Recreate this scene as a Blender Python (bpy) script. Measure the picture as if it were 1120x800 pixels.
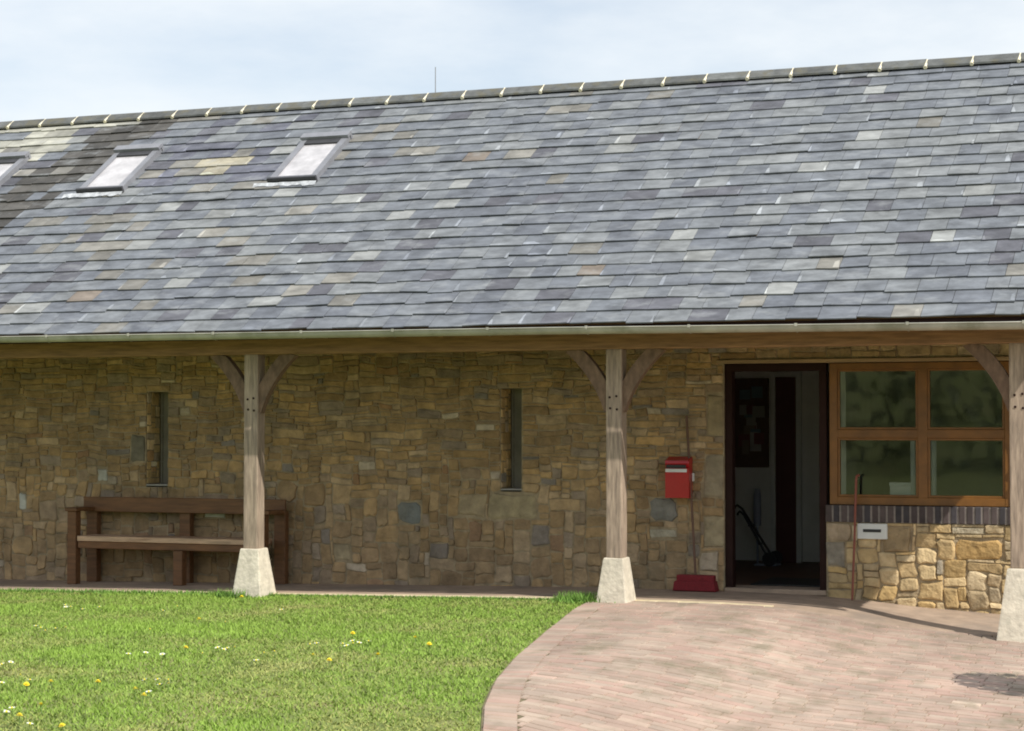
import bpy, bmesh, math, random
import numpy as np
from mathutils import Vector, noise
random.seed(7)
np.random.seed(7)
R = math.radians
for o in list(bpy.data.objects):
    bpy.data.objects.remove(o)
S = bpy.context.scene
COL = S.collection

# ------------------------------------------------------------------ camera
cam_d = bpy.data.cameras.new('camera')
cam_d.sensor_width = 36
cam_d.lens = 36 * 2180 / 1120
cam_d.clip_end = 2000
cam = bpy.data.objects.new('camera', cam_d)
COL.objects.link(cam)
cam.location = (0, -18.75, 1.6)
cam.rotation_euler = (R(90) + math.atan(66 / 2180), 0, R(21.75))
S.camera = cam

# ------------------------------------------------------------------ sun and sky
SUN_TO = Vector((2.0, -1.0, 2.3)).normalized()
sun_d = bpy.data.lights.new('sun', 'SUN')
sun_d.energy = 4.4
sun_d.angle = R(0.6)
sun_d.color = (1.0, 0.945, 0.86)
sun = bpy.data.objects.new('sun', sun_d)
COL.objects.link(sun)
sun.rotation_euler = (-SUN_TO).to_track_quat('-Z', 'Y').to_euler()

W = bpy.data.worlds.new('World')
S.world = W
W.use_nodes = True
nt = W.node_tree
nt.nodes.clear()
wo = nt.nodes.new('ShaderNodeOutputWorld')
bg = nt.nodes.new('ShaderNodeBackground')
bg.inputs[1].default_value = 0.124
sky = nt.nodes.new('ShaderNodeTexSky')
sky.sky_type = 'NISHITA'
sky.sun_disc = False
sky.sun_elevation = math.asin(SUN_TO.z)
sky.sun_rotation = math.atan2(SUN_TO.x, SUN_TO.y)
sky.dust_density = 0.8
tc = nt.nodes.new('ShaderNodeTexCoord')
mp = nt.nodes.new('ShaderNodeMapping')
mp.inputs['Scale'].default_value = (1.0, 1.0, 3.0)
nz = nt.nodes.new('ShaderNodeTexNoise')
nz.inputs['Scale'].default_value = 3.0
nz.inputs['Detail'].default_value = 7
nz.inputs['Roughness'].default_value = 0.55
cr = nt.nodes.new('ShaderNodeValToRGB')
cr.color_ramp.elements[0].position = 0.40
cr.color_ramp.elements[1].position = 0.60
cr.color_ramp.elements[0].color = (0.50, 0.50, 0.50, 1)
cr.color_ramp.elements[1].color = (0.95, 0.95, 0.95, 1)
mx = nt.nodes.new('ShaderNodeMix')
mx.data_type = 'RGBA'
mx.inputs[7].default_value = (7.15, 7.5, 7.75, 1)
nt.links.new(tc.outputs['Generated'], mp.inputs[0])
nt.links.new(mp.outputs[0], nz.inputs['Vector'])
nt.links.new(nz.outputs[0], cr.inputs[0])
nt.links.new(cr.outputs[0], mx.inputs[0])
nt.links.new(sky.outputs[0], mx.inputs[6])
nt.links.new(mx.outputs[2], bg.inputs[0])
nt.links.new(bg.outputs[0], wo.inputs[0])

S.view_settings.view_transform = 'Standard'
S.view_settings.look = 'None'
S.view_settings.gamma = 1
S.view_settings.exposure = 0.12
try:
    S.cycles.filter_width = 1.9
except Exception:
    pass


# ------------------------------------------------------------------ helpers
class MB:
    def __init__(self):
        self.v, self.f, self.c = [], [], []

    def add(self, vs, fs, col=None):
        n = len(self.v)
        self.v += [tuple(p) for p in vs]
        self.f += [tuple(i + n for i in f) for f in fs]
        self.c += [col if col else (1, 1, 1)] * len(vs)
        return self

    def box(self, a, b, col=None):
        x0, y0, z0 = a
        x1, y1, z1 = b
        vs = [(x0, y0, z0), (x1, y0, z0), (x1, y1, z0), (x0, y1, z0),
              (x0, y0, z1), (x1, y0, z1), (x1, y1, z1), (x0, y1, z1)]
        fs = [(0, 3, 2, 1), (4, 5, 6, 7), (0, 1, 5, 4), (1, 2, 6, 5), (2, 3, 7, 6), (3, 0, 4, 7)]
        return self.add(vs, fs, col)

    def bbox(self, a, b, bev=0.006, col=None, jit=0.0, tf=None, segs=1):
        """bevelled box"""
        bm = bmesh.new()
        bmesh.ops.create_cube(bm, size=1)
        for v in bm.verts:
            v.co = Vector([(a[i] + b[i]) / 2 + v.co[i] * (b[i] - a[i]) for i in range(3)])
        if bev:
            bmesh.ops.bevel(bm, geom=bm.edges[:], offset=bev, segments=segs, affect='EDGES', profile=0.6)
        if jit:
            for v in bm.verts:
                v.co += Vector([random.uniform(-jit, jit) for _ in range(3)])
        if tf:
            for v in bm.verts:
                v.co = Vector(tf(v.co))
        bm.verts.index_update()
        self.add([v.co[:] for v in bm.verts], [[v.index for v in f.verts] for f in bm.faces], col)
        bm.free()
        return self

    def tube(self, pts, r, n=10, col=None, cap=True):
        pts = [Vector(p) for p in pts]
        rs = r if isinstance(r, (list, tuple)) else [r] * len(pts)
        vs, fs = [], []
        for i, p in enumerate(pts):
            t = (pts[min(i + 1, len(pts) - 1)] - pts[max(i - 1, 0)]).normalized()
            u = t.cross(Vector((0, 1, 0)))
            if u.length < 0.1:
                u = t.cross(Vector((1, 0, 0)))
            u.normalize()
            w = t.cross(u)
            for k in range(n):
                a = 2 * math.pi * k / n
                vs.append(p + (u * math.cos(a) + w * math.sin(a)) * rs[i])
        for i in range(len(pts) - 1):
            for k in range(n):
                fs.append((i * n + k, i * n + (k + 1) % n, (i + 1) * n + (k + 1) % n, (i + 1) * n + k))
        if cap:
            fs.append(tuple(range(n - 1, -1, -1)))
            fs.append(tuple((len(pts) - 1) * n + k for k in range(n)))
        return self.add(vs, fs, col)

    def build(self, name, m, parent=None, smooth=False):
        off = Vector((0, 0, 0))
        p = parent
        while p is not None:
            off += p.location
            p = p.parent
        me = bpy.data.meshes.new(name)
        me.from_pydata([(x - off.x, y - off.y, z - off.z) for x, y, z in self.v], [], self.f)
        ca = me.color_attributes.new('Col', 'FLOAT_COLOR', 'POINT')
        arr = np.ones((len(self.v), 4), dtype=np.float32)
        arr[:, :3] = np.array(self.c, dtype=np.float32)
        ca.data.foreach_set('color', arr.ravel())
        if smooth:
            me.polygons.foreach_set('use_smooth', [True] * len(me.polygons))
        me.materials.append(m)
        me.update()
        o = bpy.data.objects.new(name, me)
        COL.objects.link(o)
        if parent is not None:
            o.parent = parent
        return o


def empty(name, loc, label, cat, group=None):
    o = bpy.data.objects.new(name, None)
    o.empty_display_size = 0.2
    COL.objects.link(o)
    o.location = loc
    o['label'] = label
    o['category'] = cat
    if group:
        o['group'] = group
    return o


def tag(o, label, cat, group=None):
    o['label'] = label
    o['category'] = cat
    if group:
        o['group'] = group
    return o


def copy_tree(o, parent=None):
    c = o.copy()
    COL.objects.link(c)
    c.parent = parent
    for ch in list(o.children):
        copy_tree(ch, c)
    return c


def mat(name, base=(0.5, 0.5, 0.5), rough=0.8, attr=False, var=0.25, vscale=6.0, stretch=(1, 1, 1),
        bump=0.3, bscale=40.0, bdist=0.004, dark=None, dscale=1.5, dpos=(0.5, 0.65), rand=0.0,
        metallic=0.0, spec=0.5, coat=0.0, tint=None):
    m = bpy.data.materials.new(name)
    m.use_nodes = True
    t = m.node_tree
    N, L = t.nodes, t.links
    p = N['Principled BSDF']
    p.inputs['Roughness'].default_value = rough
    p.inputs['Metallic'].default_value = metallic
    p.inputs['Specular IOR Level'].default_value = spec
    p.inputs['Coat Weight'].default_value = coat
    co = N.new('ShaderNodeTexCoord')
    ma = N.new('ShaderNodeMapping')
    ma.inputs['Scale'].default_value = stretch
    L.new(co.outputs['Object'], ma.inputs[0])
    src = ma.outputs[0]
    if rand:
        oi = N.new('ShaderNodeObjectInfo')
        ad = N.new('ShaderNodeVectorMath')
        ad.operation = 'ADD'
        mu = N.new('ShaderNodeMath')
        mu.operation = 'MULTIPLY'
        mu.inputs[1].default_value = 37.0
        L.new(oi.outputs['Random'], mu.inputs[0])
        L.new(src, ad.inputs[0])
        L.new(mu.outputs[0], ad.inputs[1])
        src = ad.outputs[0]
    if attr:
        a = N.new('ShaderNodeAttribute')
        a.attribute_name = 'Col'
        col = a.outputs['Color']
    else:
        rgb = N.new('ShaderNodeRGB')
        rgb.outputs[0].default_value = (*base, 1)
        col = rgb.outputs[0]

    def noise_ramp(scale, lo, hi, p0=0.3, p1=0.7, detail=6):
        n = N.new('ShaderNodeTexNoise')
        n.inputs['Scale'].default_value = scale
        n.inputs['Detail'].default_value = detail
        n.inputs['Roughness'].default_value = 0.62
        L.new(src, n.inputs['Vector'])
        r = N.new('ShaderNodeMapRange')
        r.inputs[1].default_value = p0
        r.inputs[2].default_value = p1
        r.inputs[3].default_value = lo
        r.inputs[4].default_value = hi
        L.new(n.outputs[0], r.inputs[0])
        return r.outputs[0]

    def mul(c, fac):
        v = N.new('ShaderNodeVectorMath')
        v.operation = 'SCALE'
        L.new(c, v.inputs[0])
        L.new(fac, v.inputs['Scale'])
        return v.outputs[0]
    col = mul(col, noise_ramp(vscale, 1 - var, 1 + var))
    if rand:
        r = N.new('ShaderNodeMapRange')
        r.inputs[3].default_value = 1 - rand
        r.inputs[4].default_value = 1 + rand
        L.new(oi.outputs['Random'], r.inputs[0])
        col = mul(col, r.outputs[0])
    if dark is not None:
        mxx = N.new('ShaderNodeMix')
        mxx.data_type = 'RGBA'
        mxx.inputs[7].default_value = (*dark, 1)
        L.new(noise_ramp(dscale, 0, 0.85, dpos[0], dpos[1], 8), mxx.inputs[0])
        L.new(col, mxx.inputs[6])
        col = mxx.outputs[2]
    L.new(col, p.inputs['Base Color'])
    if bump:
        n = N.new('ShaderNodeTexNoise')
        n.inputs['Scale'].default_value = bscale
        n.inputs['Detail'].default_value = 6
        L.new(src, n.inputs['Vector'])
        b = N.new('ShaderNodeBump')
        b.inputs['Strength'].default_value = bump
        b.inputs['Distance'].default_value = bdist
        L.new(n.outputs[0], b.inputs['Height'])
        L.new(b.outputs[0], p.inputs['Normal'])
    return m


M = {}
M['stone'] = mat('stone', attr=True, var=0.32, vscale=7, bump=1.0, bscale=22, bdist=0.018, rough=0.92,
                 dark=(0.19, 0.155, 0.10), dscale=1.6, dpos=(0.52, 0.80))
M['slate'] = mat('slate', attr=True, var=0.36, vscale=6, stretch=(0.7, 1.2, 1.2), bump=0.4, bscale=35, rough=0.62,
                 dark=(0.32, 0.335, 0.345), dscale=5.0, dpos=(0.53, 0.84), spec=0.4)
M['render'] = mat('render', (0.42, 0.40, 0.36), var=0.15)
M['brace_oak'] = mat('brace_oak', (0.165, 0.105, 0.068), rough=0.85, var=0.4, vscale=9, stretch=(2, 5, 1), bump=0.5, bscale=30, rand=0.06)
M['oak'] = mat('oak', (0.325, 0.252, 0.188), rough=0.85, var=0.45, vscale=9, stretch=(5, 5, 0.5), bump=0.5, bscale=30,
               dark=(0.21, 0.155, 0.12), dscale=3.0, dpos=(0.5, 0.8), rand=0.06)
M['beam'] = mat('beam', (0.27, 0.155, 0.075), rough=0.85, var=0.35, vscale=8, stretch=(0.4, 5, 5), bump=0.4, bscale=30)
M['staddle'] = mat('staddle', (0.60, 0.545, 0.44), rough=0.95, var=0.22, vscale=12, bump=0.9, bscale=30, bdist=0.008,
                   dark=(0.30, 0.29, 0.23), dscale=6, dpos=(0.56, 0.75), rand=0.06)
M['gutter'] = mat('gutter', (0.38, 0.37, 0.315), rough=0.45, var=0.2, vscale=3, bump=0.1, dark=(0.22, 0.22, 0.16), dscale=2)
M['lead'] = mat('lead', (0.47, 0.49, 0.52), rough=0.5, var=0.35, vscale=18, bump=0.6, bscale=20, bdist=0.01)
M['velux'] = mat('velux', (0.25, 0.255, 0.28), rough=0.45, var=0.15, metallic=0.2)
M['velux_dark'] = mat('velux_dark', (0.045, 0.045, 0.05), rough=0.5, var=0.2)
M['ridge'] = mat('ridge', (0.115, 0.12, 0.118), rough=0.8, var=0.35, vscale=8, rand=0.25, dark=(0.12, 0.112, 0.08), dscale=5,
                 dpos=(0.5, 0.62))
M['mortar'] = mat('mortar', (0.72, 0.66, 0.50), rough=0.95, var=0.25, vscale=40, bump=0.8, bscale=60)
M['varnish'] = mat('varnish', (0.195, 0.082, 0.014), rough=0.45, var=0.25, vscale=6, stretch=(1, 4, 1), bump=0.15)
M['dark_frame'] = mat('dark_frame', (0.026, 0.011, 0.009), rough=0.6, var=0.2, bump=0.1, spec=0.12)
M['lintel'] = mat('lintel', (0.36, 0.25, 0.14), rough=0.8, var=0.3, vscale=6, stretch=(0.4, 4, 4))
M['bench'] = mat('bench', (0.15, 0.068, 0.026), rough=0.6, var=0.35, vscale=7, stretch=(0.5, 4, 4), bump=0.3)
M['bench_seat'] = mat('bench_seat', (0.50, 0.34, 0.22), rough=0.6, var=0.35, vscale=7, stretch=(0.5, 4, 4), bump=0.3,
                      dark=(0.20, 0.09, 0.045), dscale=1.8, dpos=(0.5, 0.6))
M['red'] = mat('red', (0.43, 0.010, 0.014), rough=0.35, var=0.08, bump=0.05, coat=0.2)
M['red_bristle'] = mat('red_bristle', (0.19, 0.010, 0.016), rough=0.8, var=0.3, vscale=60, bump=0.6, bscale=150)
M['handle'] = mat('handle', (0.14, 0.075, 0.05), rough=0.7, var=0.2)
M['cane'] = mat('cane', (0.24, 0.07, 0.045), rough=0.6, var=0.2)
M['white'] = mat('white', (0.66, 0.68, 0.66), rough=0.5, var=0.08, bump=0.05)
M['black'] = mat('black', (0.02, 0.02, 0.022), rough=0.5, var=0.1, bump=0.05)
M['inner_wall'] = mat('inner_wall', (0.70, 0.70, 0.66), rough=0.9, var=0.06)
M['inner_floor'] = mat('inner_floor', (0.16, 0.09, 0.06), rough=0.6, var=0.2)
M['dark_red'] = mat('dark_red', (0.09, 0.025, 0.02), rough=0.5, var=0.15)
M['board'] = mat('board', (0.10, 0.06, 0.04), rough=0.8, var=0.3, vscale=10)
M['paper'] = mat('paper', attr=True, rough=0.9, var=0.1)
M['blue_grey'] = mat('blue_grey', (0.30, 0.33, 0.42), rough=0.5, var=0.1)
M['brick'] = mat('brick', attr=True, rough=0.85, var=0.25, vscale=14, bump=0.5)
M['slab'] = mat('slab', (0.36, 0.27, 0.20), rough=0.92, var=0.22, vscale=5, bump=0.5, dark=(0.25, 0.20, 0.16), dscale=1.3)
M['paver'] = mat('paver', attr=True, rough=0.92, var=0.20, vscale=3.0, stretch=(0.75, 0.4, 1), bump=0.5, dark=(0.19, 0.17, 0.11), dscale=4.5,
                 dpos=(0.52, 0.74))
M['sand'] = mat('sand', (0.15, 0.125, 0.07), rough=1, var=0.3, vscale=8)
M['lawn'] = mat('lawn', (0.19, 0.235, 0.06), rough=1, var=0.35, vscale=3, bump=1.0, bscale=60, bdist=0.02,
                dark=(0.33, 0.28, 0.13), dscale=1.1, dpos=(0.5, 0.72))
M['blade'] = mat('blade', attr=True, rough=0.75, var=0.12, bump=0)
M['leaf'] = mat('leaf', attr=True, rough=0.6, var=0.15, bump=0)
M['bark'] = mat('bark', (0.15, 0.11, 0.075), rough=0.95, var=0.3, vscale=14)
M['terracotta'] = mat('terracotta', (0.42, 0.17, 0.09), rough=0.85, var=0.2)
M['yellow'] = mat('yellow', (0.90, 0.74, 0.03), rough=0.7, var=0.1, bump=0)
M['petal'] = mat('petal', (0.80, 0.80, 0.76), rough=0.7, var=0.05, bump=0)
M['stem'] = mat('stem', (0.12, 0.20, 0.05), rough=0.7, var=0.1, bump=0)
M['steel'] = mat('steel', (0.30, 0.30, 0.31), rough=0.5, metallic=0.6, var=0.1)
M['blind'] = mat('blind', (0.50, 0.485, 0.50), rough=0.25, var=0.25, vscale=5, bump=0.1, coat=0.4)


def glass_mat(name, tint, rough, fac):
    m = bpy.data.materials.new(name)
    m.use_nodes = True
    t = m.node_tree
    N, L = t.nodes, t.links
    N.remove(N['Principled BSDF'])
    out = N['Material Output']
    tr = N.new('ShaderNodeBsdfTransparent')
    tr.inputs[0].default_value = (*tint, 1)
    gl = N.new('ShaderNodeBsdfGlossy')
    gl.inputs['Roughness'].default_value = rough
    fr = N.new('ShaderNodeFresnel')
    fr.inputs[0].default_value = fac
    mxs = N.new('ShaderNodeMixShader')
    tcn = N.new('ShaderNodeTexCoord')
    nn = N.new('ShaderNodeTexNoise')
    nn.inputs['Scale'].default_value = 2.5
    bp = N.new('ShaderNodeBump')
    bp.inputs['Strength'].default_value = 0.04
    bp.inputs['Distance'].default_value = 0.02
    L.new(tcn.outputs['Object'], nn.inputs['Vector'])
    L.new(nn.outputs[0], bp.inputs['Height'])
    L.new(bp.outputs[0], gl.inputs['Normal'])
    L.new(fr.outputs[0], mxs.inputs[0])
    L.new(tr.outputs[0], mxs.inputs[1])
    L.new(gl.outputs[0], mxs.inputs[2])
    L.new(mxs.outputs[0], out.inputs[0])
    return m


M['glass'] = glass_mat('glass', (0.75, 0.8, 0.76), 0.03, 1.85)
M['slit_glass'] = mat('slit_glass', (0.27, 0.25, 0.20), rough=0.8, var=0.25, vscale=3, bump=0.05, spec=0.15)


# ------------------------------------------------------------------ terrain
def F(x):
    return float(np.interp(x, [-30, -13, -6.5, -4.8, -4.25, -3.8, -3.4, -2.5, -1.8, 0, 5],
                           [-0.25, -0.117, 0, 0, -0.02, -0.045, -0.08, -0.13, -0.17, -0.2, -0.22]))


def sm(a, b, x):
    t = min(1, max(0, (x - a) / (b - a)))
    return t * t * (3 - 2 * t)


SE = -1.38      # front edge of the veranda floor


def floorz(x, y):
    return F(x) - 0.045 * sm(-4.6, -3.0, x) * min(1.38, max(0, -y))


def g(x, y):
    if y > SE + 0.001:
        return floorz(x, 0) - 0.22
    d = min(12, SE - y)
    z = floorz(x, SE) - 0.012 - 0.012 * d - 0.012 * sm(-5, -3, x) * d
    if y < -40:
        z += (min(1, (-40 - y) / 60)) ** 1.3 * 9 * (1 + 0.3 * math.sin(x * 0.03 + 1))
    return z


XC = [(-0.4, -6.30), (-0.8, -6.24), (-2.2, -6.02), (-4.0, -5.62), (-5.5, -5.27), (-6.6, -4.97), (-7.6, -4.64),
      (-8.6, -4.24), (-10, -3.5), (-12, -2.4), (-16, -0.6), (-24, 1.5)]


def xc(y):
    ys = [-p[0] for p in XC]
    return float(np.interp(-y, ys, [p[1] for p in XC]))


def grid_sheet(name, xs, ys, hf, m, kind='structure'):
    nx, ny = len(xs), len(ys)
    mb = MB()
    mb.add([(x, y, hf(x, y)) for y in ys for x in xs],
           [(j * nx + i, j * nx + i + 1, (j + 1) * nx + i + 1, (j + 1) * nx + i) for j in range(ny - 1) for i in range(nx - 1)])
    o = mb.build(name, m, smooth=True)
    o['kind'] = kind
    return o


xs = list(np.linspace(-600, -40, 15)) + list(np.arange(-30, 9, 0.5)) + list(np.linspace(15, 600, 16))
ys = list(np.linspace(-500, -100, 9)) + list(np.arange(-96, -24, 6)) + list(np.arange(-22, -1.6, 0.4)) + [SE - 0.002, SE + 0.01, 0, 2, 5, 8, 15, 40, 120, 500]
grid_sheet('lawn_ground', xs, ys, g, M['lawn'])


# wooded bank and meadow behind the viewer reflect in the window glass
def leafy(mb, cx, cy, cz, rx, ry, rz, n, size, cols, gap=0.0):
    for _ in range(n):
        while True:
            p = Vector((random.uniform(-1, 1), random.uniform(-1, 1), random.uniform(-1, 1)))
            if p.length <= 1 and p.length > 0.25:
                break
        q = Vector((cx + p.x * rx, cy + p.y * ry, cz + p.z * rz))
        if gap and noise.noise(q * (1.3 / max(rx, 0.2))) < -gap:
            continue
        a = Vector((random.gauss(0, 1), random.gauss(0, 1), random.gauss(0, 1))).normalized()
        b = a.cross(Vector((random.gauss(0, 1), random.gauss(0, 1), 1))).normalized()
        s = size * random.uniform(0.6, 1.3)
        mb.add([q - a * s, q + b * s * 0.5, q + a * s, q - b * s * 0.5], [(0, 1, 2, 3)], random.choice(cols))


hedge = MB()
GC = [(0.06, 0.10, 0.025), (0.045, 0.08, 0.02), (0.09, 0.12, 0.03), (0.035, 0.06, 0.02)]
for i in range(34):
    x = 8 - i * 0 + (i - 17) * 2.6
    leafy(hedge, x, -46 + random.uniform(-1, 1), g(x, -46) + 1.6, 1.9, 1.4, random.uniform(1.8, 2.8), 260, 0.22, GC)
ho = hedge.build('hedgerow', M['leaf'])
tag(ho, 'long leafy hedgerow across the meadow facing the stone building', 'hedge')

# ------------------------------------------------------------------ veranda floor
slab = MB()
xs = list(np.arange(-19.2, -1.69, 0.25))
ysl = [SE, SE + 0.02, -1.0, -0.5, 0.35]
n = len(xs)
top = [(x, y, floorz(x, y) - (0.012 if y == SE else 0)) for y in ysl for x in xs]
fs = [(j * n + i, j * n + i + 1, (j + 1) * n + i + 1, (j + 1) * n + i) for j in range(len(ysl) - 1) for i in range(n - 1)]
b0 = len(top)
top += [(x, SE, floorz(x, SE) - 0.3) for x in xs]
fs += [(b0 + i, b0 + i + 1, i + 1, i) for i in range(n - 1)]
slab.add(top, fs)
so = slab.build('pavement', M['slab'])
so['kind'] = 'structure'

kb = MB()  # cream strip that paints the sunlight along the floor's front edge
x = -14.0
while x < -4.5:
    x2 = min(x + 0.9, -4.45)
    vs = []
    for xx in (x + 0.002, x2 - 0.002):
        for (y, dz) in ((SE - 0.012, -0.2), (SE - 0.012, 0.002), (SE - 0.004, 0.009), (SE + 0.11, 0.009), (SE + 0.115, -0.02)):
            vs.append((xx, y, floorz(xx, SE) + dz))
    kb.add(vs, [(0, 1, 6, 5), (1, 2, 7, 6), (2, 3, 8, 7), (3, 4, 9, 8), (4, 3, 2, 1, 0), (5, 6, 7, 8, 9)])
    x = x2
ko = kb.build('sunlit_floor_edge', mat('sunlit_floor_edge', (0.58, 0.49, 0.32), rough=0.95, var=0.25, vscale=8, bump=0.6))
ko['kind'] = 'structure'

# ------------------------------------------------------------------ brick paving
PX1 = 5.0
pb = MB()
ysp = [SE - 0.002] + list(np.arange(-1.6, -24, -0.4))
nxp = 36
vs = []
for y in ysp:
    x0 = xc(y)
    for i in range(nxp):
        x = x0 + (PX1 - x0) * i / (nxp - 1)
        vs.append((x, y, g(x, y) + 0.006))
pb.add(vs, [(j * nxp + i, (j + 1) * nxp + i, (j + 1) * nxp + i + 1, j * nxp + i + 1) for j in range(len(ysp) - 1) for i in range(nxp - 1)])
po = pb.build('path_bed', M['sand'])
po['kind'] = 'structure'

PC = [(0.41, 0.295, 0.235), (0.42, 0.315, 0.25), (0.40, 0.29, 0.23), (0.42, 0.33, 0.26), (0.38, 0.295, 0.235), (0.41, 0.28, 0.225),
      (0.37, 0.28, 0.22)]


def paver(mb, cx, cy, ang, lx=0.2, ly=0.1):
    c, s = math.cos(ang), math.sin(ang)
    z0 = g(cx, cy)
    dz = random.gauss(0, 0.0016)
    tx, ty = random.gauss(0, 0.01), random.gauss(0, 0.01)
    k = noise.noise(Vector((cx * 0.5, cy * 0.35, 3)))
    col = random.choice(PC)
    f = 0.93 + 0.2 * k + random.gauss(0, 0.04)
    if random.random() < 0.006:
        f *= 1.2
    col = tuple(min(0.8, q * f) for q in col)
    vs = []
    for (u, v, h) in [(-1, -1, 0), (1, -1, 0), (1, 1, 0), (-1, 1, 0), (-1, -1, 1), (1, -1, 1), (1, 1, 1), (-1, 1, 1)]:
        ins = 0.003 if h == 0 else 0.008
        a, b = u * (lx / 2 - ins), v * (ly / 2 - ins)
        x, y = cx + a * c - b * s, cy + a * s + b * c
        vs.append((x, y, z0 + (g(x, y) - z0) + 0.007 + (0.010 + dz + tx * a + ty * b if h else 0)))
    mb.add(vs, [(4, 5, 6, 7), (0, 1, 5, 4), (1, 2, 6, 5), (2, 3, 7, 6), (3, 0, 4, 7)], col)


pv = MB()
# border course along the curved lawn edge
d = 0.0
y = SE - 0.1
while y > -22:
    x = xc(y)
    sl = (xc(y - 0.05) - xc(y + 0.05)) / 0.1
    ang = math.atan2(sl, 1)
    L_ = math.hypot(1, sl)
    paver(pv, x + 0.11 * L_, y, ang, 0.205, 0.1)
    y -= 0.1015 / L_
row = 0
y = SE - 0.055
while y > -22:
    x = PX1 - random.uniform(0, 0.2)
    lim = xc(y) + 0.214 * math.hypot(1, (xc(y - 0.05) - xc(y + 0.05)) / 0.1) + 0.085
    while x > lim:
        paver(pv, x, y, random.gauss(0, 0.004))
        x -= 0.2
    rest = x + 0.1 - (lim - 0.085)
    if rest > 0.04:
        paver(pv, x + 0.1 - rest / 2, y, 0, rest, 0.1)
    y -= 0.1
    row += 1
pvo = pv.build('brick_path', M['paver'])
pvo['kind'] = 'structure'

# ------------------------------------------------------------------ the building
B = empty('stone_building', (-7, 0, 0), 'long low honey stone building with slate roof and timber veranda', 'building')
XL, XR = -19.0, -2.0
SLOPE = 0.682
EY, EZ = -1.93, 2.515
RY = 2.30
CS = 1 / math.sqrt(1 + SLOPE * SLOPE)
SN = SLOPE * CS


def roofp(x, s, h=0.0):
    """x along, s up the slope from the eaves, h above the deck"""
    return (x, EY + s * CS - h * SN, EZ + s * SN + h * CS)


SLITS = [(-11.78, -11.50, 0.95, 1.97), (-7.605, -7.375, 0.95, 1.98)]
DOOR = (-5.265, -4.262, -0.3, 2.2)
WIN = (-4.262, -2.53, 0.69, 2.2)
# ---- backing wall as boxes round the openings
wall = MB()
MORT = (0.33, 0.26, 0.165)
T0, T1 = 0.0, 0.36


def wbox(x0, x1, z0, z1):
    wall.box((x0, T0, z0), (x1, T1, z1), MORT)


cuts = [SLITS[0], SLITS[1]]
wbox(XL, SLITS[0][0], -0.4, 2.24)
wbox(SLITS[0][0], SLITS[0][1], -0.4, SLITS[0][2])
wbox(SLITS[0][0], SLITS[0][1], SLITS[0][3], 2.24)
wbox(SLITS[0][1], SLITS[1][0], -0.4, 2.24)
wbox(SLITS[1][0], SLITS[1][1], -0.4, SLITS[1][2])
wbox(SLITS[1][0], SLITS[1][1], SLITS[1][3], 2.24)
wbox(SLITS[1][1], DOOR[0], -0.4, 2.24)
wbox(DOOR[1], WIN[1], -0.4, 0.685)
wbox(WIN[1], XR, -0.4, 2.24)
wbox(XL, XR, 2.24, 3.72)
wbox(DOOR[0], WIN[1], 2.203, 2.24)

# ---- rubble facing
CELL = 0.03
STC = [((0.335, 0.23, 0.10), 5), ((0.38, 0.275, 0.135), 5), ((0.31, 0.215, 0.10), 4), ((0.29, 0.22, 0.13), 3),
       ((0.27, 0.22, 0.15), 2.0), ((0.36, 0.25, 0.11), 4), ((0.42, 0.32, 0.18), 2), ((0.22, 0.20, 0.165), 0.5),
       ((0.48, 0.42, 0.30), 0.3), ((0.31, 0.19, 0.09), 0.5), ((0.40, 0.27, 0.11), 2)]
STW = [w for _, w in STC]


def warpf(x, z):
    f = 1.0
    for (a, b, c, d_) in (DOOR, WIN, (-5.34, -2.0, 2.19, 2.24), *SLITS):
        dx = max(a - x, 0, x - b)
        dz = max(c - z, 0, z - d_)
        f = min(f, math.hypot(dx, dz) / 0.22)
    return f


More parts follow.
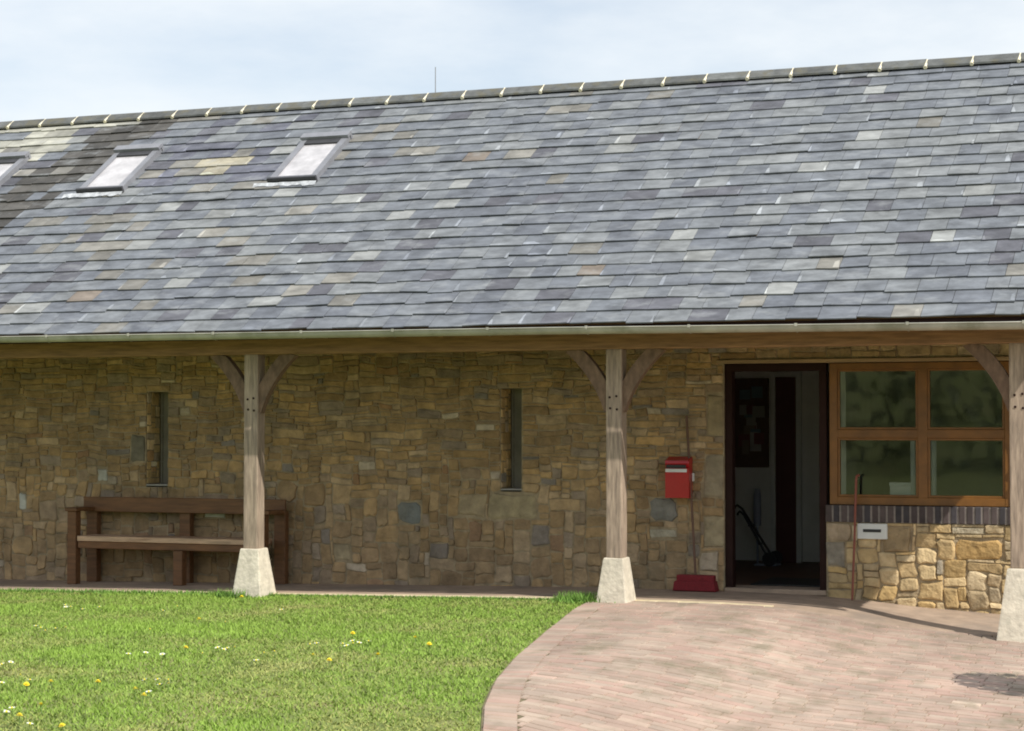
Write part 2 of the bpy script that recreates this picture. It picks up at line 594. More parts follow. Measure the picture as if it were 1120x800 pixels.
def stone(mb, x0, x1, z0, z1, yf=0.0, out=None, gain=1.0, col=None, rot=None, warp=False):
    gap = random.uniform(0.002, 0.0055)
    x0 += gap
    x1 -= gap
    z0 += gap
    z1 -= gap
    w, h = x1 - x0, z1 - z0
    j = min(w, h) * 0.15
    cx, cz = (x0 + x1) / 2, (z0 + z1) / 2
    cc = min(w, h) * random.uniform(0.04, 0.2)
    pts = []
    for (ex, ez) in [(-1, -1), (1, -1), (1, 1), (-1, 1)]:
        px, pz = cx + ex * w / 2, cz + ez * h / 2
        order = [(px, pz - ez * cc), (px - ex * cc, pz)]
        if (ex * ez) < 0:
            order.reverse()
        pts += order
    # mid points
    ring = []
    for i in range(8):
        a = pts[i]
        b = pts[(i + 1) % 8]
        ring.append((a[0] + random.uniform(-j, j) * 0.4, a[1] + random.uniform(-j, j) * 0.4))
        if i % 2 == 1:
            ring.append(((a[0] + b[0]) / 2 + random.uniform(-j, j) * 0.3, (a[1] + b[1]) / 2 + random.uniform(-j, j) * 0.45))
    o = out if out is not None else random.uniform(0.006, 0.019)
    if x0 > -4.2 and warp:
        o *= 1.5
    tx, tz = random.gauss(0, 0.10), random.gauss(0, 0.10)
    n = len(ring)
    e = min(w, h)
    lim = o * 0.4

    def yy(x, z, k):
        t = (x - cx) * tx + (z - cz) * tz
        return yf - (k - max(-lim, min(lim, t)))
    vs = [(x, yf + 0.004, z) for x, z in ring]
    for fct, dep in ((0.045, 0.72), (0.14, 1.0)):
        for x, z in ring:
            dx, dz = cx - x, cz - z
            l = math.hypot(dx, dz)
            k = min(0.6, fct * e / l)
            vs.append((x + dx * k, yy(x, z, o * dep), z + dz * k))
    vs.append((cx, yy(cx, cz, o * random.uniform(0.95, 1.15)), cz))
    fs = []
    for r in range(2):
        for i in range(n):
            fs.append((r * n + i, r * n + (i + 1) % n, (r + 1) * n + (i + 1) % n, (r + 1) * n + i))
    for i in range(n):
        fs.append((2 * n + i, 2 * n + (i + 1) % n, 3 * n))
    if col is None:
        col = random.choices([c for c, _ in STC], STW)[0]
        f = gain * random.uniform(0.86, 1.14)
        if warp:
            xm_, zm_ = (x0 + x1) / 2, (z0 + z1) / 2
            lo = 1 - sm(0.45, 1.25, zm_ + 0.4 * noise.noise(Vector((xm_, zm_, 0))))
            grey = 0.235
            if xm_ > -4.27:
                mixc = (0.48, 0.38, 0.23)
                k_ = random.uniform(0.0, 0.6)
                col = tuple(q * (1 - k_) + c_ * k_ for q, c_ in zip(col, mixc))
            else:
                k_ = 0.05 + 0.22 * lo
                col = tuple(q * (1 - k_) + c_ * k_ for q, c_ in zip(col, (0.27, 0.23, 0.175)))
                f *= 1.01
                col = (col[0] * 1.04, col[1] * 0.975, col[2])
        col = tuple(q * f for q in col)
    if warp:
        wv = []
        for (x, y, z) in vs:
            f = warpf(x, z)
            q = Vector((x * 2.6, 0, z * 3.4))
            q2 = Vector((x * 7.0, 4, z * 8.0))
            wv.append((x + f * (0.040 * noise.noise(q) + 0.012 * noise.noise(q2)), y,
                       z + f * (0.030 * noise.noise(q + Vector((0, 9, 0))) + 0.012 * noise.noise(q2 + Vector((0, 9, 0))))))
        vs = wv
    if rot:
        vs = [rot(p) for p in vs]
    mb.add(vs, fs, col)


def rubble(mb, X0, X1, Z0, Z1, holes, zoner, forced=(), rot=None, gainf=None):
    nx, nz_ = int(round((X1 - X0) / CELL)), int(round((Z1 - Z0) / CELL))
    cx, cz = (X1 - X0) / nx, (Z1 - Z0) / nz_
    occ = np.zeros((nz_, nx), bool)

    def cells(a, b, c, d_):
        return (max(0, int(math.floor((a - X0) / cx + 0.3))), min(nx, int(math.ceil((b - X0) / cx - 0.3))),
                max(0, int(math.floor((c - Z0) / cz + 0.3))), min(nz_, int(math.ceil((d_ - Z0) / cz - 0.3))))
    for h in holes:
        i0, i1, j0, j1 = cells(*h)
        occ[j0:j1, i0:i1] = True
    for (a, b, c, d_, col) in forced:
        i0, i1, j0, j1 = cells(a, b, c, d_)
        occ[j0:j1, i0:i1] = True
        stone(mb, a, b, c, d_, col=col, out=0.014, rot=rot, warp=rot is None)
    for j in range(nz_):
        for i in range(nx):
            if occ[j, i]:
                continue
            x, z = X0 + i * cx, Z0 + j * cz
            w, h = zoner(x, z)
            # available run
            a = 0
            while a < w + 2 and i + a < nx and not occ[j, i + a]:
                a += 1
            if a <= w + 1:
                w = a
            w = min(w, a)
            hh = 1
            while hh < h and j + hh < nz_ and not occ[j + hh, i:i + w].any():
                hh += 1
            if j + hh == nz_ - 1 and not occ[j + hh, i:i + w].any():
                hh += 1
            occ[j:j + hh, i:i + w] = True
            stone(mb, x, x + w * cx, z, z + hh * cz, gain=gainf(x, z) if gainf else 1.0, rot=rot,
                  out=0.010 if min(w, hh) == 1 else None, warp=rot is None)


def zoner(x, z):
    if x > -4.3:
        return random.choice([4, 5, 6, 8, 9, 11]), random.choice([2, 3, 4, 5, 5, 6])
    if z > 1.15:
        return random.choice([4, 5, 6, 7, 9, 10, 12]), random.choice([1, 1, 2, 2, 2, 3, 3])
    if z > 0.85:
        return random.choice([3, 4, 5, 6, 7, 8]), random.choice([2, 2, 3, 3, 4])
    return random.choice([4, 5, 6, 7, 8, 9, 10]), random.choice([2, 3, 4, 4, 5, 6, 7])


def gainf(x, z):
    k = noise.noise(Vector((x * 0.8, z * 1.1, 5.0)))
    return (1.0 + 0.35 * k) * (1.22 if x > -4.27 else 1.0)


PALE = (0.55, 0.55, 0.50)
GREY = (0.20, 0.19, 0.165)
forced = [(-12.40, -12.28, 0.98, 1.12, PALE), (-13.43, -13.34, 0.66, 0.86, PALE), (-11.05, -10.78, 0.61, 0.69, PALE),
          (-8.75, -8.48, 0.58, 0.82, (0.19, 0.20, 0.19)), (-11.98, -11.79, 1.2, 1.5, (0.17, 0.15, 0.11)), (-8.05, -7.75, 0.68, 0.90, (0.36, 0.28, 0.17)),
          (-7.72, -7.20, 0.66, 0.91, (0.37, 0.30, 0.18)), (-4.262, -4.02, 0.51, 0.68, (0.40, 0.31, 0.21)),
          (-4.262, -4.08, 0.27, 0.51, (0.27, 0.24, 0.19)), (-3.72, -3.45, 0.42, 0.66, (0.34, 0.25, 0.14)),
          (-6.02, -5.74, 0.66, 0.90, GREY), (-6.02, -5.75, 0.50, 0.58, (0.42, 0.38, 0.29)),
          (-5.47, -5.27, 0.9, 1.32, (0.30, 0.25, 0.17)), (-5.47, -5.27, 0.42, 0.72, (0.33, 0.27, 0.17)),
          (-5.43, -5.27, 1.5, 1.9, (0.33, 0.26, 0.15)), (-3.05, -2.62, 0.36, 0.55, (0.46, 0.30, 0.12)),
          (-3.08, -2.78, 0.60, 0.66, (0.50, 0.44, 0.32)), (-9.5, -9.3, 0.2, 0.36, (0.40, 0.32, 0.2))]
rubble(wall, XL, XR, -0.27, 2.43, [DOOR, WIN, (-5.3, -2.0, 2.19, 2.24), *SLITS], zoner, forced, gainf=gainf)
for (a, b, c, d_) in SLITS:
    rubble(wall, 0.01, 0.27, c + 0.02, d_, [], lambda x, z: (random.choice([3, 4, 5, 8]), random.choice([2, 3, 4])), rot=lambda p, a=a: (a - p[1] * 0.5, p[0], p[2]), gainf=lambda x, z: 1.9)
wo_ = wall.build('wall', M['stone'], B)

# slit window pieces
for (a, b, c, d_) in SLITS:
    w_ = MB()
    w_.box((a + 0.001, 0.30, c + 0.001), (b - 0.001, 0.33, d_ - 0.001), (0.2, 0.2, 0.2))
    wf = w_.build('slit_window', M['slit_glass'], B)
    br = MB()
    for k in range(1, 4):
        zz = c + (d_ - c) * k / 4
        br.box((a + 0.002, 0.285, zz - 0.008), (b - 0.002, 0.2985, zz + 0.008))
    br.box((b - 0.02, 0.28, c + 0.002), (b - 0.002, 0.2985, d_ - 0.002))
    br.box((a + 0.012, 0.28, c + 0.002), (a + 0.03, 0.2985, d_ - 0.002))
    br.build('glazing_bar', M['slit_glass'], wf)
    si = MB()
    si.bbox((a + 0.001, 0.0, c - 0.02), (b - 0.001, 0.278, c + 0.012), 0.004)
    si.build('sill', M['render'], wf)

# gable ends and back wall
ge = MB()
for xg0, xg1 in ((XR - 0.36, XR), (XL, XL + 0.36)):
    prof = [(0.362, -0.4), (4.24, -0.4), (4.24, 3.72), (RY, EZ + (RY - EY) * SLOPE - 0.12), (0.362, 3.90)]
    vs = [(xg0, y, z) for y, z in prof] + [(xg1, y, z) for y, z in prof]
    n = len(prof)
    ge.add(vs, [tuple(range(n)), tuple(range(2 * n - 1, n - 1, -1))] + [(i, i + n, (i + 1) % n + n, (i + 1) % n) for i in range(n)], MORT)
ge.box((XL, 4.24, -0.4), (XR, 4.6, 3.72), MORT)
rubble(ge, 0.36, 4.56, -0.27, 3.72, [], lambda x, z: zoner(-8, z), rot=lambda p: (XR - p[1], p[0], p[2]))
tri = []
for kz in range(0, 50):
    z = 3.75 + kz * 0.03
    yl, yh = EY + (z + 0.16 - EZ) / SLOPE, 2 * RY - (EY + (z + 0.16 - EZ) / SLOPE)
    tri.append((-1, max(0.36, yl), z, z + 0.03))
    tri.append((min(4.56, yh), 6, z, z + 0.03))
rubble(ge, 0.36, 4.56, 3.75, 5.25, tri, lambda x, z: zoner(-8, z), rot=lambda p: (XR - p[1], p[0], p[2]))
ge.build('gable_wall', M['stone'], B)

# ---- roof deck
deck = MB()
X0R, X1R = XL - 0.25, -1.76
for sgn in (1, -1):
    def rp(x, s, h):
        q = roofp(x, s, h)
        return q if sgn == 1 else (q[0], 2 * RY - q[1], q[2])
    LS = (RY - EY) / CS
    vs = [rp(X0R, 0.05, -0.09), rp(X1R, 0.05, -0.09), rp(X1R, LS, -0.09), rp(X0R, LS, -0.09),
          rp(X0R, 0.05, 0), rp(X1R, 0.05, 0), rp(X1R, LS, 0), rp(X0R, LS, 0)]
    deck.add(vs, [(0, 1, 2, 3), (4, 7, 6, 5), (0, 4, 5, 1), (1, 5, 6, 2), (3, 7, 4, 0)])
deck.build('roof_deck', M['beam'], B)

# ---- slates
GAUGE = LS / 24
SKY_ = [(-10.60, -10.02, 3.10, 4.13), (-13.07, -12.475, 3.08, 4.10), (-14.93, -14.34, 3.08, 4.10), (-17.1, -16.5, 3.08, 4.10)]


def slate_col(x, s, back):
    c1 = noise.noise(Vector((x * 0.45, s * 0.7, 1.3)))
    c2 = noise.noise(Vector((x * 1.3, s * 1.6, 9.1)))
    left = sm(-7.5, -11.5, x) if x < -7.5 else 0
    r = random.random() + c1 * 0.35 + c2 * 0.35
    base = np.interp(r, [-0.1, 0.2, 0.5, 0.8, 1.1], [0, 1, 2, 3, 4])
    pal = np.array([(0.122, 0.133, 0.156), (0.138, 0.150, 0.172), (0.152, 0.165, 0.185), (0.172, 0.184, 0.198), (0.200, 0.211, 0.218)])
    i = int(base)
    f = base - i
    col = pal[i] * (1 - f) + pal[min(4, i + 1)] * f
    q = random.random()
    if q < 0.035 + 0.15 * left:
        col = np.array((0.195, 0.188, 0.170)) * random.uniform(0.8, 1.2)
    elif q < 0.08 + 0.20 * left:
        col = np.array((0.105, 0.107, 0.125)) * random.uniform(0.85, 1.2)
    elif q < 0.10 + 0.22 * left:
        col = np.array((0.25, 0.258, 0.255)) * random.uniform(0.85, 1.15)
    elif q < 0.103 + 0.22 * left:
        col = np.array((0.20, 0.168, 0.14))
    if not back:
        if -15.6 < x < -13.3 and s > 3.85 + (x + 14.7) * 0.45 and random.random() < 0.8:
            col = np.array((0.37, 0.365, 0.315)) * random.uniform(0.65, 1.15)
        xm = -13.55 + (s - 4.0) * 0.35
        if xm - 0.40 < x < xm + 0.48 and 2.2 < s < 5.3 and random.random() < 0.9:
            col = np.array((0.070, 0.066, 0.060)) * random.uniform(0.75, 1.35)
        if -12.3 < x < -10.8 and 3.2 < s < 4.9 and random.random() < 0.45:
            col = np.array((0.115, 0.12, 0.15)) * random.uniform(0.85, 1.15)
        if -11.75 < x < -11.2 and 3.3 < s < 3.8:
            col = np.array((0.36, 0.33, 0.25)) * random.uniform(0.85, 1.1)
    return tuple(float(v) for v in col)


for back in (False, True):
    sl = MB()
    for ci in range(24):
        s0 = ci * GAUGE - 0.02
        x = X0R - random.uniform(0, 0.3)
        while x < X1R:
            w = random.uniform(0.19, 0.35) if not back else 0.6
            xe = min(x + w, X1R + 0.02)
            if X1R + 0.02 - xe < 0.08:
                xe = X1R + 0.02
            xa = max(x, X0R - 0.02)
            s1 = s0 + GAUGE + 0.035
            js = random.gauss(0, 0.006)
            jt = random.gauss(0, 0.0045)
            inside = False
            if not back:
                for (a, b, c, d_) in SKY_:
                    if a + 0.04 < (xa + xe) / 2 < b - 0.04 and c + 0.05 < s0 + GAUGE / 2 < d_ - 0.1:
                        inside = False
            if not inside and xe > xa + 0.02:
                hb = 0.021 + abs(random.gauss(0, 0.004))
                if random.random() < 0.02:
                    hb += 0.008
                th = 0.0075
                gp = 0.0022
                ht = 0.0065 + 0.0
                slip = -0.03 if random.random() < 0.006 else 0
                P = lambda xx, ss, hh: (lambda q: q if not back else (q[0], 2 * RY - q[1], q[2]))(roofp(xx, ss, hh))
                e0 = s0 + js + jt + slip
                e1 = s0 + js - jt + slip
                s1 = min(s1, LS)
                vs = [P(xa + gp, e0, hb), P(xe - gp, e1, hb), P(xe - gp, s1, ht), P(xa + gp, s1, ht),
                      P(xa + gp, e0, hb - th - 0.004), P(xe - gp, e1, hb - th - 0.004), P(xe - gp, s1, 0.001), P(xa + gp, s1, 0.001)]
                col = slate_col((xa + xe) / 2, s0 + GAUGE / 2, back)
                sl.add(vs, [(0, 1, 2, 3), (0, 4, 5, 1), (0, 3, 7, 4), (1, 5, 6, 2)], col)
                # worn pale edges and chips
                if random.random() < 0.28:
                    u0, u1 = (xa + gp, xa + gp + random.uniform(0.015, 0.05)) if random.random() < 0.6 else (xe - gp - random.uniform(0.015, 0.06), xe - gp)
                    if random.random() < 0.25:
                        u0, u1 = xa + gp, xa + gp + (xe - xa) * random.uniform(0.3, 0.9)
                        f1 = random.uniform(0.1, 0.3)
                    else:
                        f1 = random.uniform(0.4, 1.0)
                    kk = random.uniform(1.25, 1.9)
                    cc_ = tuple(min(0.5, v * kk) for v in col)
                    el = GAUGE * f1

                    def hh_(ss):
                        return hb + (ht - hb) * (ss - e0) / (s1 - e0) + 0.0012
                    sl.add([P(u0, e0 + 0.001, hh_(e0)), P(u1, e0 + 0.001, hh_(e0)), P((u0 + u1) / 2 + random.uniform(-.01, .01), e0 + el, hh_(e0 + el)), P(u0, e0 + el * 0.8, hh_(e0 + el * 0.8))],
                           [(0, 1, 2, 3)], cc_)
            x += w
    so_ = sl.build('roof', M['slate'], B)

# ---- ridge tiles
RZ = EZ + (RY - EY) * SLOPE
ridge_objs = []
tl = 0.480
tile = MB()
prof = []
for sgn in (-1, 1):
    pass
ang = math.atan(SLOPE)
wing = 0.165
pr_out = [(-wing * math.cos(ang), -wing * math.sin(ang) + 0.030), (-0.03, 0.018), (0, 0.030), (0.03, 0.018), (wing * math.cos(ang), -wing * math.sin(ang) + 0.030)]
pr_in = [(y, z - 0.020) for y, z in pr_out]
prof = [(y, z + 0.037) for y, z in pr_out] + [(y, z + 0.037) for y, z in reversed(pr_in)]
n = len(prof)
vs = [(x, y, z) for x in (0.008, tl - 0.008) for y, z in prof]
fs = [(i, (i + 1) % n, (i + 1) % n + n, i + n) for i in range(n)]
fs += [tuple(range(n - 1, -1, -1)), tuple(range(n, 2 * n))]
x = -2.02 - tl + 0.26
first = None
k = 0
pmo = None
while x > X0R:
    if first is None:
        tile.add([(a + x, b + RY, c + RZ) for a, b, c in vs], fs)
        first = tile.build('ridge_tile', M['ridge'], B)
        fx = x
        jm = MB()
        for sg in (-1, 1):
            pts = []
            for t in np.linspace(0, 1, 5):
                w_ = wing * 1.05 * t
                pts.append((x, RY + sg * w_ * math.cos(ang), RZ - w_ * math.sin(ang) + 0.049 + random.uniform(-0.005, 0.005)))
            jm.tube(pts, [0.023 + random.uniform(-0.005, 0.005) for _ in pts], 7)
        jm.build('mortar_joint', M['mortar'], first)
    else:
        c = first.copy()
        COL.objects.link(c)
        c.location = (x - fx, 0, random.uniform(-0.004, 0.004))
        c.rotation_euler = (0, random.gauss(0, 0.003), 0)
        c.rotation_euler = (0, 0, 0)
        for ch in first.children:
            d_ = ch.copy()
            COL.objects.link(d_)
            d_.parent = c
            d_.scale = (1, 1, 1)
    x -= tl
    k += 1

# ---- skylights
for idx, (a, b, c, d_) in enumerate(SKY_):
    fr = MB()

    def rbox(mb, x0, x1, s0, s1, h0, h1, col=None):
        vs = [roofp(x, s, h) for h in (h0, h1) for (x, s) in ((x0, s0), (x1, s0), (x1, s1), (x0, s1))]
        mb.add(vs, [(0, 3, 2, 1), (4, 5, 6, 7), (0, 1, 5, 4), (1, 2, 6, 5), (2, 3, 7, 6), (3, 0, 4, 7)], col)
    rbox(fr, a, a + 0.075, c, d_, 0.0, 0.075)
    rbox(fr, b - 0.075, b, c, d_, 0.0, 0.075)
    rbox(fr, a + 0.002, b - 0.002, c - 0.001, c + 0.06, 0.0, 0.070)
    fo = fr.build('skylight', M['velux'], B)
    hd = MB()
    rbox(hd, a - 0.012, b + 0.012, d_ - 0.10, d_ + 0.01, 0.078, 0.112)
    rbox(hd, a - 0.010, b + 0.010, d_ - 0.03, d_ + 0.008, 0.02, 0.077)
    hd.build('hood', M['velux'], fo)
    bt = MB()
    rbox(bt, a - 0.01, b + 0.01, c - 0.035, c - 0.003, 0.02, 0.092)
    bt.build('bottom_rail', M['velux_dark'], fo)
    top_ = MB()
    rbox(top_, a + 0.076, b - 0.076, d_ - 0.20, d_ - 0.101, 0.0, 0.080)
    top_.build('top_rail', M['velux_dark'], fo)
    pn = MB()
    rbox(pn, a + 0.07, b - 0.07, c + 0.05, d_ - 0.158, 0.048, 0.058)
    pn.build('pane', M['blind'], fo)
    ap = MB()
    nseg = 16
    xa, xb = a - 0.17, b + 0.02
    vs = []
    for i in range(nseg + 1):
        x = xa + (xb - xa) * i / nseg
        jg = random.uniform(-0.02, 0.02)
        vs += [roofp(x, c - 0.05, 0.045 + random.uniform(0, .006)), roofp(x, c - 0.105 + jg, 0.030)]
    ap.add(vs, [(2 * i, 2 * i + 1, 2 * i + 3, 2 * i + 2) for i in range(nseg)])
    ap.build('flashing', M['lead'], fo)

# ---- gutter
def gz(x):
    return float(np.interp(x, [-20, -6.3, -2.0], [2.515, 2.479, 2.449]))


gt = MB()
GY = -2.0
gxs = list(np.linspace(X0R, X1R + 0.03, 24))
n = 11
vs = []
for rr in (0.051, 0.045):
    for x in gxs:
        for k in range(n):
            a_ = math.pi * k / (n - 1)
            vs.append((x, GY - rr * math.cos(a_), gz(x) - rr * 1.15 * math.sin(a_)))
m_ = len(gxs)
fs = []
for r_ in range(2):
    o_ = r_ * m_ * n
    for i in range(m_ - 1):
        for k in range(n - 1):
            fs.append((o_ + i * n + k, o_ + i * n + k + 1, o_ + (i + 1) * n + k + 1, o_ + (i + 1) * n + k))
gt.add(vs, fs)
gt.tube([(x, GY - 0.053, gz(x)) for x in gxs], 0.006, 6)
go = gt.build('gutter', M['gutter'], B, smooth=True)
x = -2.15
brk = None
while x > X0R:
    q = MB()
    pts = [(x, GY - 0.057 * math.cos(a_), gz(x) - 0.064 * math.sin(a_)) for a_ in np.linspace(0, math.pi, 9)]
    vs = []
    for p in pts:
        vs += [(p[0] - 0.006, p[1], p[2]), (p[0] + 0.006, p[1], p[2])]
    q.add(vs, [(2 * i, 2 * i + 2, 2 * i + 3, 2 * i + 1) for i in range(8)])
    q.box((x - 0.012, GY - 0.066, gz(x) - 0.012), (x + 0.012, GY - 0.0595, gz(x) + 0.014))
    q.build('gutter_bracket', M['gutter'], go)
    x -= 0.95
fb = MB()
fb.box((X0R, -1.90, 2.43), (X1R, -1.87, 2.505))
fb.build('fascia', M['dark_frame'], B)

# ---- beam, rafters, gable end added for its shadow
PYC = -1.47
bmx = MB()
bmx.bbox((XL, PYC - 0.085, 2.30), (X1R - 0.02, PYC + 0.085, 2.50), 0.008)
bmx.build('veranda_beam', M['beam'], B)
x = X1R - 0.35
while x > XL:
    r_ = MB()
    vs = []
    for s_, h0, h1 in ((0.12, -0.19, -0.092), (3.0, -0.19, -0.092)):
        for h in (h0, h1):
            for dx in (-0.025, 0.025):
                vs.append(roofp(x + dx, s_, h))
    r_.add(vs, [(0, 1, 3, 2), (4, 6, 7, 5), (0, 4, 5, 1), (2, 3, 7, 6), (0, 2, 6, 4), (1, 5, 7, 3)])
    r_.build('rafter', M['beam'], B)
    x -= 0.6
gb = MB()  # unseen tie beam and boards, added to shape the shadow on the wall
gx = X1R - 0.03
gb.bbox((gx - 0.12, PYC + 0.09, 2.30), (gx, -0.03, 2.46), 0.006)
poly = [(PYC - 0.35, 2.46), (-0.03, 2.463), (-0.03, 3.70), (PYC - 0.35, 2.62)]
poly = [(PYC - 0.30, 2.463), (-0.03, 2.463), (-0.03, EZ + (-0.03 - EY) * SLOPE - 0.12), (PYC - 0.30, EZ + (PYC - 0.30 - EY) * SLOPE - 0.12)]
vs = [(gx - 0.05, y, z) for y, z in poly] + [(gx - 0.02, y, z) for y, z in poly]
gb.add(vs, [(0, 1, 2, 3), (7, 6, 5, 4), (0, 4, 5, 1), (1, 5, 6, 2), (2, 6, 7, 3), (3, 7, 4, 0)])
gb.build('shadow_gable', M['beam'], B)

# ---- posts
def post(x, base_z, hb, bw0=0.20, bw1=0.37):
    w = 0.077
    p = MB()
    p.bbox((x - w, PYC - w, 0.395), (x + w, PYC + w, 2.302), 0.014, segs=2,
           tf=lambda c: (c.x + 0.004 * math.sin(c.z * 3 + x), c.y, c.z))
    # vertical subdivisions for slight unevenness are in the bump; dark pegs
    po_ = p.build('post', M['oak'], B)
    for (dx, z) in ((-0.035, 1.86), (0.03, 1.87), (-0.03, 1.76), (0.035, 1.75)):
        pg = MB()
        pg.tube([(x + dx, PYC - w - 0.006, z), (x + dx, PYC - w + 0.02, z)], 0.011, 8)
        pg.build('peg', M['dark_frame'], po_)
    for sg in (-1, 1):
        b_ = MB()
        P0, P1, P2 = Vector((0.040, 0, 1.74)), Vector((0.135, 0, 2.08)), Vector((0.44, 0, 2.33))
        N_ = 12
        vs = []
        for i in range(N_ + 1):
            t = i / N_
            c = P0 * (1 - t) ** 2 + P1 * 2 * t * (1 - t) + P2 * t * t
            tg = ((P1 - P0) * (1 - t) + (P2 - P1) * t).normalized()
            nn = Vector((-tg.z, 0, tg.x))
            th = 0.058 + 0.006 * math.sin(t * 3.1)
            for (s1_, yy_) in ((-1, -0.04), (1, -0.04), (1, 0.04), (-1, 0.04)):
                q = c + nn * th * s1_
                zc = min(q.z, 2.299)
                xq = max(q.x, 0.0)
                vs.append((x + sg * xq, PYC - 0.01 + yy_, zc))
        fs = []
        for i in range(N_):
            for k in range(4):
                fs.append((i * 4 + k, i * 4 + (k + 1) % 4, (i + 1) * 4 + (k + 1) % 4, (i + 1) * 4 + k))
        fs += [(3, 2, 1, 0), tuple(N_ * 4 + k for k in range(4))]
        b_.add(vs, fs)
        b_.build('brace', M['brace_oak'], po_)
    st = MB()
    zb, zt = base_z - 0.05, base_z + hb

    def tf(c):
        t = (c.z - zb) / (zt - zb)
        k = (bw1 * (1 - t) + bw0 * t) / bw1
        wob = 0.005 * math.sin(c.x * 31 + c.z * 17)
        return (x + (c.x - x) * k + wob, PYC + (c.y - PYC) * k, c.z)
    st.bbox((x - bw1 / 2, PYC - bw1 / 2, zb), (x + bw1 / 2, PYC + bw1 / 2, zt), 0.016, tf=tf, jit=0.003, segs=2)
    st.build('post_base', M['staddle'], po_)
    return po_


for i in range(4):
    px_ = [-9.62, -5.87, -2.26, -13.37][i]
    if i == 2:
        post(px_, -0.21, 0.61, 0.20, 0.40)
    else:
        bz = g(px_, SE - 0.01)
        post(px_, bz - 0.02, 0.40 - bz + 0.02, 0.195, 0.325 if i == 1 else 0.35)
post(-17.1, g(-17.1, -1.5), 0.40 - g(-17.1, -1.5))

# ---- lintel board
lb = MB()
lb.bbox((-5.33, -0.035, 2.203), (-2.05, 0.05, 2.238), 0.004)
lb.build('lintel_board', M['lintel'], B)

# ---- door frame and open door leaf
df = MB()
df.bbox((-5.262, 0.03, 0.0), (-5.19, 0.14, 2.15), 0.004)
df.bbox((-4.335, 0.03, 0.0), (-4.264, 0.14, 2.15), 0.004)
df.bbox((-5.262, 0.028, 2.128), (-4.264, 0.142, 2.200), 0.004)
dfo = df.build('door_frame', M['dark_frame'], B)
th = MB()
th.bbox((-5.262, -0.02, -0.015), (-4.264, 0.36, 0.035), 0.008)
th.build('threshold', M['slab'], dfo)
dl = MB()
dl.bbox((-4.385, 0.365, 0.04), (-4.34, 1.27, 2.12), 0.004)
dlo = dl.build('door', M['dark_red'], B)
dh = MB()
dh.tube([(-4.38, 1.17, 1.05), (-4.44, 1.17, 1.05), (-4.44, 1.06, 1.05)], 0.01, 8)
dh.build('handle', M['steel'], dlo)

# ---- window
WX0, WX1, WZ0, WZ1 = -4.232, -2.535, 0.853, 2.198
YW0, YW1 = 0.02, 0.10
wf = MB()
wf.bbox((WX0, YW0, WZ0), (WX0 + 0.075, YW1, WZ1), 0.004)
wf.bbox((WX1 - 0.012 - 0.05, YW0, WZ0), (WX1, YW1, WZ1), 0.004)
wf.bbox((WX0 + 0.07, YW0 + 0.002, WZ1 - 0.06), (WX1 - 0.06, YW1 - 0.002, WZ1), 0.004)
wf.bbox((WX0 + 0.07, YW0 + 0.002, WZ0), (WX1 - 0.06, YW1 - 0.002, WZ0 + 0.075), 0.004)
wf.bbox((-3.395, YW0 + 0.004, WZ0 + 0.07), (-3.305, YW1 - 0.004, WZ1 - 0.055), 0.004)
wf.bbox((WX0 + 0.07, YW0 + 0.006, 1.485), (-3.39, YW1 - 0.006, 1.565), 0.004)
wf.bbox((-3.31, YW0 + 0.006, 1.485), (WX1 - 0.06, YW1 - 0.006, 1.565), 0.004)
wfo = wf.build('window', M['varnish'], B)
for (a, b, c, d_) in ((WX0 + 0.075, -3.395, WZ0 + 0.075, 1.485), (-3.305, WX1 - 0.062, WZ0 + 0.075, 1.485),
                      (WX0 + 0.075, -3.395, 1.565, WZ1 - 0.06), (-3.305, WX1 - 0.062, 1.565, WZ1 - 0.06)):
    s_ = MB()
    t_ = 0.022
    s_.bbox((a, YW0 + 0.016, c), (a + t_, YW1 - 0.02, d_), 0.003)
    s_.bbox((b - t_, YW0 + 0.016, c), (b, YW1 - 0.02, d_), 0.003)
    s_.bbox((a + t_ - 0.003, YW0 + 0.018, d_ - t_), (b - t_ + 0.003, YW1 - 0.022, d_), 0.003)
    s_.bbox((a + t_ - 0.003, YW0 + 0.018, c), (b - t_ + 0.003, YW1 - 0.022, c + t_), 0.003)
    s_.build('sash', M['varnish'], wfo)
    p_ = MB()
    p_.add([(a + 0.01, 0.055, c + 0.01), (b - 0.01, 0.055, c + 0.01), (b - 0.01, 0.055, d_ - 0.01), (a + 0.01, 0.055, d_ - 0.01)], [(0, 1, 2, 3)])
    p_.build('pane', M['glass'], wfo)
bs = MB()
bs.box((-4.262, 0.0, 0.687), (-2.5, 0.36, 0.842), (0.25, 0.22, 0.19))
bs.box((-4.2615, -0.022, 0.69), (-2.5, -0.0005, 0.846), (0.24, 0.21, 0.19))
x = -4.258
while x < -2.50:
    v = random.uniform(0.8, 1.2)
    c = random.choice([(0.065, 0.05, 0.05), (0.085, 0.065, 0.062), (0.05, 0.045, 0.05)])
    bs.bbox((x, -0.032 + random.uniform(-.003, .003), 0.692), (x + 0.052, 0.02, 0.850), 0.004, tuple(q * v for q in c))
    x += 0.0735
bs.build('brick_sill', M['brick'], B)

# letter plate set in the low wall
lp = MB()
lp.bbox((-3.955, -0.050, 0.535), (-3.675, -0.005, 0.68), 0.004)
lpo = lp.build('letter_plate', M['white'], B)
l2 = MB()
l2.box((-3.90, -0.0535, 0.60), (-3.73, -0.0505, 0.628))
l2.build('slot', M['black'], lpo)

